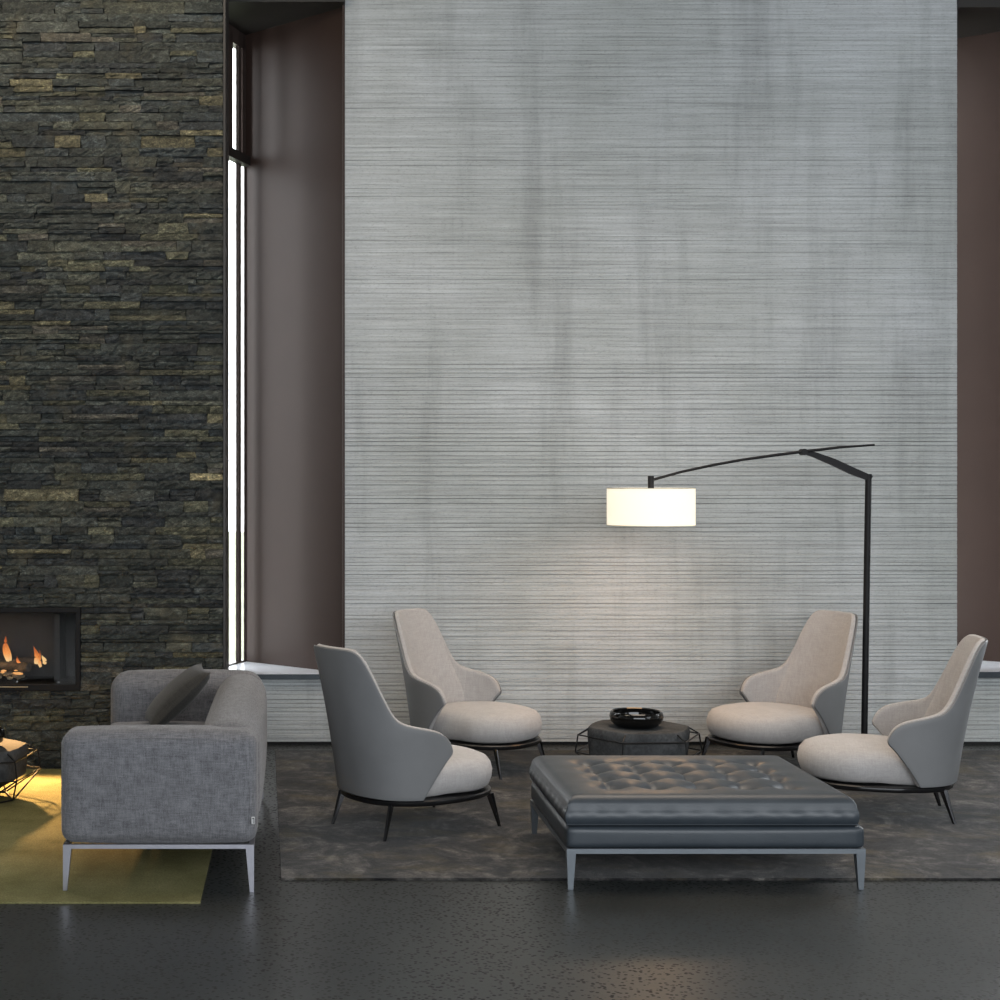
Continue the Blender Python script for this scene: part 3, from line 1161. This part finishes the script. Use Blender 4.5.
make_ottoman()

# ------------------------------------------------------------------ wire cage side tables
def make_table(label, loc, rz):
    t = thing('side_table', label, 'side table', loc, rz, 'wire cage side tables')
    b = bmesh.new()
    n = 6
    prof = [(0.150, 0.060), (0.262, 0.120), (0.272, 0.235), (0.268, 0.262), (0.262, 0.268)]
    rings = []
    for r, zz in prof:
        ring = []
        for i in range(n * 8):
            a = 2 * PI * i / (n * 8)
            k = math.cos(PI / n) / math.cos((a % (2 * PI / n)) - PI / n)
            k = 0.45 + 0.55 * k
            ring.append(b.verts.new((r * k * math.cos(a) * 1.03, r * k * math.sin(a) * 1.03, zz)))
        rings.append(ring)
    for a, c in zip(rings, rings[1:]):
        m_ = len(a)
        for i in range(m_):
            b.faces.new((a[i], a[(i + 1) % m_], c[(i + 1) % m_], c[i]))
    b.faces.new(rings[0][::-1]); b.faces.new(rings[-1])
    obj('table_top', b, M['cement'], t)
    b = bmesh.new()
    R = lambda r, zz, sh: [Vector((r * math.cos(2 * PI * (i + sh) / n), r * math.sin(2 * PI * (i + sh) / n), zz)) for i in range(n)]
    lo, md, up, top = R(0.215, 0.006, 0.5), R(0.345, 0.135, 0.0), R(0.330, 0.226, 0.0), R(0.276, 0.258, 0.0)
    wr = 0.0042
    for i in range(n):
        j = (i + 1) % n
        for p, q in ((lo[i], lo[j]), (lo[i], md[i]), (lo[i], md[j]), (md[i], md[j]), (md[i], up[i]), (up[i], up[j]), (up[i], top[i])):
            tube(b, [p, q], wr, 6)
    obj('wire_frame', b, M['wire'], t)
    return t


st = make_table('round dark cement side table in a wire cage behind the ottoman', (1.845, 8.32, RZ), math.radians(3.4))
dup(st, (-1.61, 7.72, 0.008), math.radians(20), 'wire caged side table on the olive rug, cut off at the left edge')


def bowl(loc, s, label):
    b = bmesh.new()
    prof = [(0.0, 0.0), (0.085, 0.0), (0.110, 0.004), (0.138, 0.024), (0.148, 0.048), (0.143, 0.066), (0.134, 0.072), (0.127, 0.068),
            (0.130, 0.050), (0.118, 0.026), (0.08, 0.014), (0.0, 0.012)]
    lathe(b, [(r * s * 0.97, zz * s * 1.18) for r, zz in prof], 56)
    o = obj('bowl', b, M['gloss'])
    o.location = loc
    return tag(o, label, 'bowl')


bowl((1.828, 8.30, RZ + 0.2685), 1.0, 'glossy black round bowl on the side table by the concrete wall')
bowl((-1.585, 7.70, 0.008 + 0.2685), 1.0, 'dark bowl on the side table at the left edge of the photo')

# ------------------------------------------------------------------ floor lamp
def make_lamp():
    V = 8.62
    P = lambda x, y: Vector(((x - 295) / F * V, 0, 1.6 - (y - 480) / F * V))
    ox = P(866, 0).x
    t = thing('floor_lamp', 'tall black arc floor lamp with lit white drum shade', 'floor lamp', (ox, V, 0))

    def Q(x, y):
        p = P(x, y)
        return Vector((p.x - ox, 0, p.z))

    b = bmesh.new(); lathe(b, [(0.0, 0.0105), (0.165, 0.0105), (0.17, 0.016), (0.17, 0.026), (0.165, 0.030), (0.03, 0.032), (0.0, 0.032)], 48)
    obj('base', b, M['lampblack'], t)
    b = bmesh.new(); tube(b, [(-0.012, 0, 0.03), Q(868.5, 474)], 0.0175, 16)
    obj('pole', b, M['lampblack'], t)
    b = bmesh.new()
    pts = [Q(803, 451.5), Q(815, 455), Q(833, 462), Q(852, 471), Q(871, 478.5)]
    prof = []
    for i, p in enumerate(pts):
        d = (pts[min(i + 1, 4)] - pts[max(i - 1, 0)]).normalized()
        nrm = Vector((-d.z, 0, d.x))
        h = (0.010, 0.015, 0.019, 0.020, 0.016)[i]
        prof.append([b.verts.new(p + nrm * h * a + Vector((0, 0.014 * c, 0))) for a, c in ((1, -1), (1, 1), (-1, 1), (-1, -1))])
    for a, c in zip(prof, prof[1:]):
        for k in range(4):
            b.faces.new((a[k], a[(k + 1) % 4], c[(k + 1) % 4], c[k]))
    b.faces.new(prof[0][::-1]); b.faces.new(prof[-1])
    obj('support_arm', b, M['lampblack'], t, smooth=False)
    b = bmesh.new(); tube(b, [Q(803, 452) + Vector((0, -0.03, 0)), Q(803, 452) + Vector((0, 0.03, 0))], 0.018, 14)
    obj('joint', b, M['lampblack'], t)
    b = bmesh.new()
    arc = [(653, 479.5), (680, 472), (710, 465.5), (740, 460), (770, 455.8), (803, 451.5), (838, 447.5), (873, 445)]
    tube(b, [Q(*p) + Vector((0, -0.022, 0)) for p in arc], [0.0078, 0.0078, 0.0078, 0.0078, 0.0085, 0.009, 0.0075, 0.006], 10)
    obj('arc_rod', b, M['lampblack'], t)
    c = Q(650, 507)
    c.y = -0.022
    zt, zb = Q(0, 488).z, Q(0, 525.5).z
    r = 43.2 / F * V
    b = bmesh.new(); tube(b, [Vector((c.x, c.y, Q(0, 476).z)), Vector((c.x, c.y, zt - 0.01))], 0.017, 16)
    obj('shade_mount', b, M['lampblack'], t)
    b = bmesh.new()
    lathe(b, [(r, zb), (r, zt), (r - 0.003, zt), (r - 0.003, zb), (r, zb)], 72, c.x, c.y)
    bmesh.ops.remove_doubles(b, verts=b.verts[:], dist=1e-6)
    sh = obj('lamp_shade', b, M['shade'], t)
    sh['label'] = 'glowing cream white drum shade'
    b = bmesh.new()
    for zz in (zt - 0.004, zb):
        lathe(b, [(r + 0.0012, zz), (r + 0.0012, zz + 0.005), (r - 0.002, zz + 0.005), (r - 0.002, zz), (r + 0.0012, zz)], 72, c.x, c.y)
    obj('shade_trim', b, M['trim'], sh)
    b = bmesh.new(); lathe(b, [(0.0, zb + 0.012), (r - 0.004, zb + 0.012), (r - 0.004, zb + 0.016), (0.0, zb + 0.016)], 64, c.x, c.y)
    obj('diffuser', b, M['diffuser'], sh)
    b = bmesh.new(); lathe(b, [(0.0, zt - 0.016), (r - 0.004, zt - 0.016), (r - 0.004, zt - 0.012), (0.0, zt - 0.012)], 64, c.x, c.y)
    obj('diffuser', b, M['shade'], sh)
    b = bmesh.new(); lathe(b, [(0.0, zb - 0.008), (0.012, zb - 0.006), (0.012, zb + 0.012), (0.0, zb + 0.012)], 20, c.x, c.y)
    obj('finial', b, M['lampblack'], sh)


make_lamp()
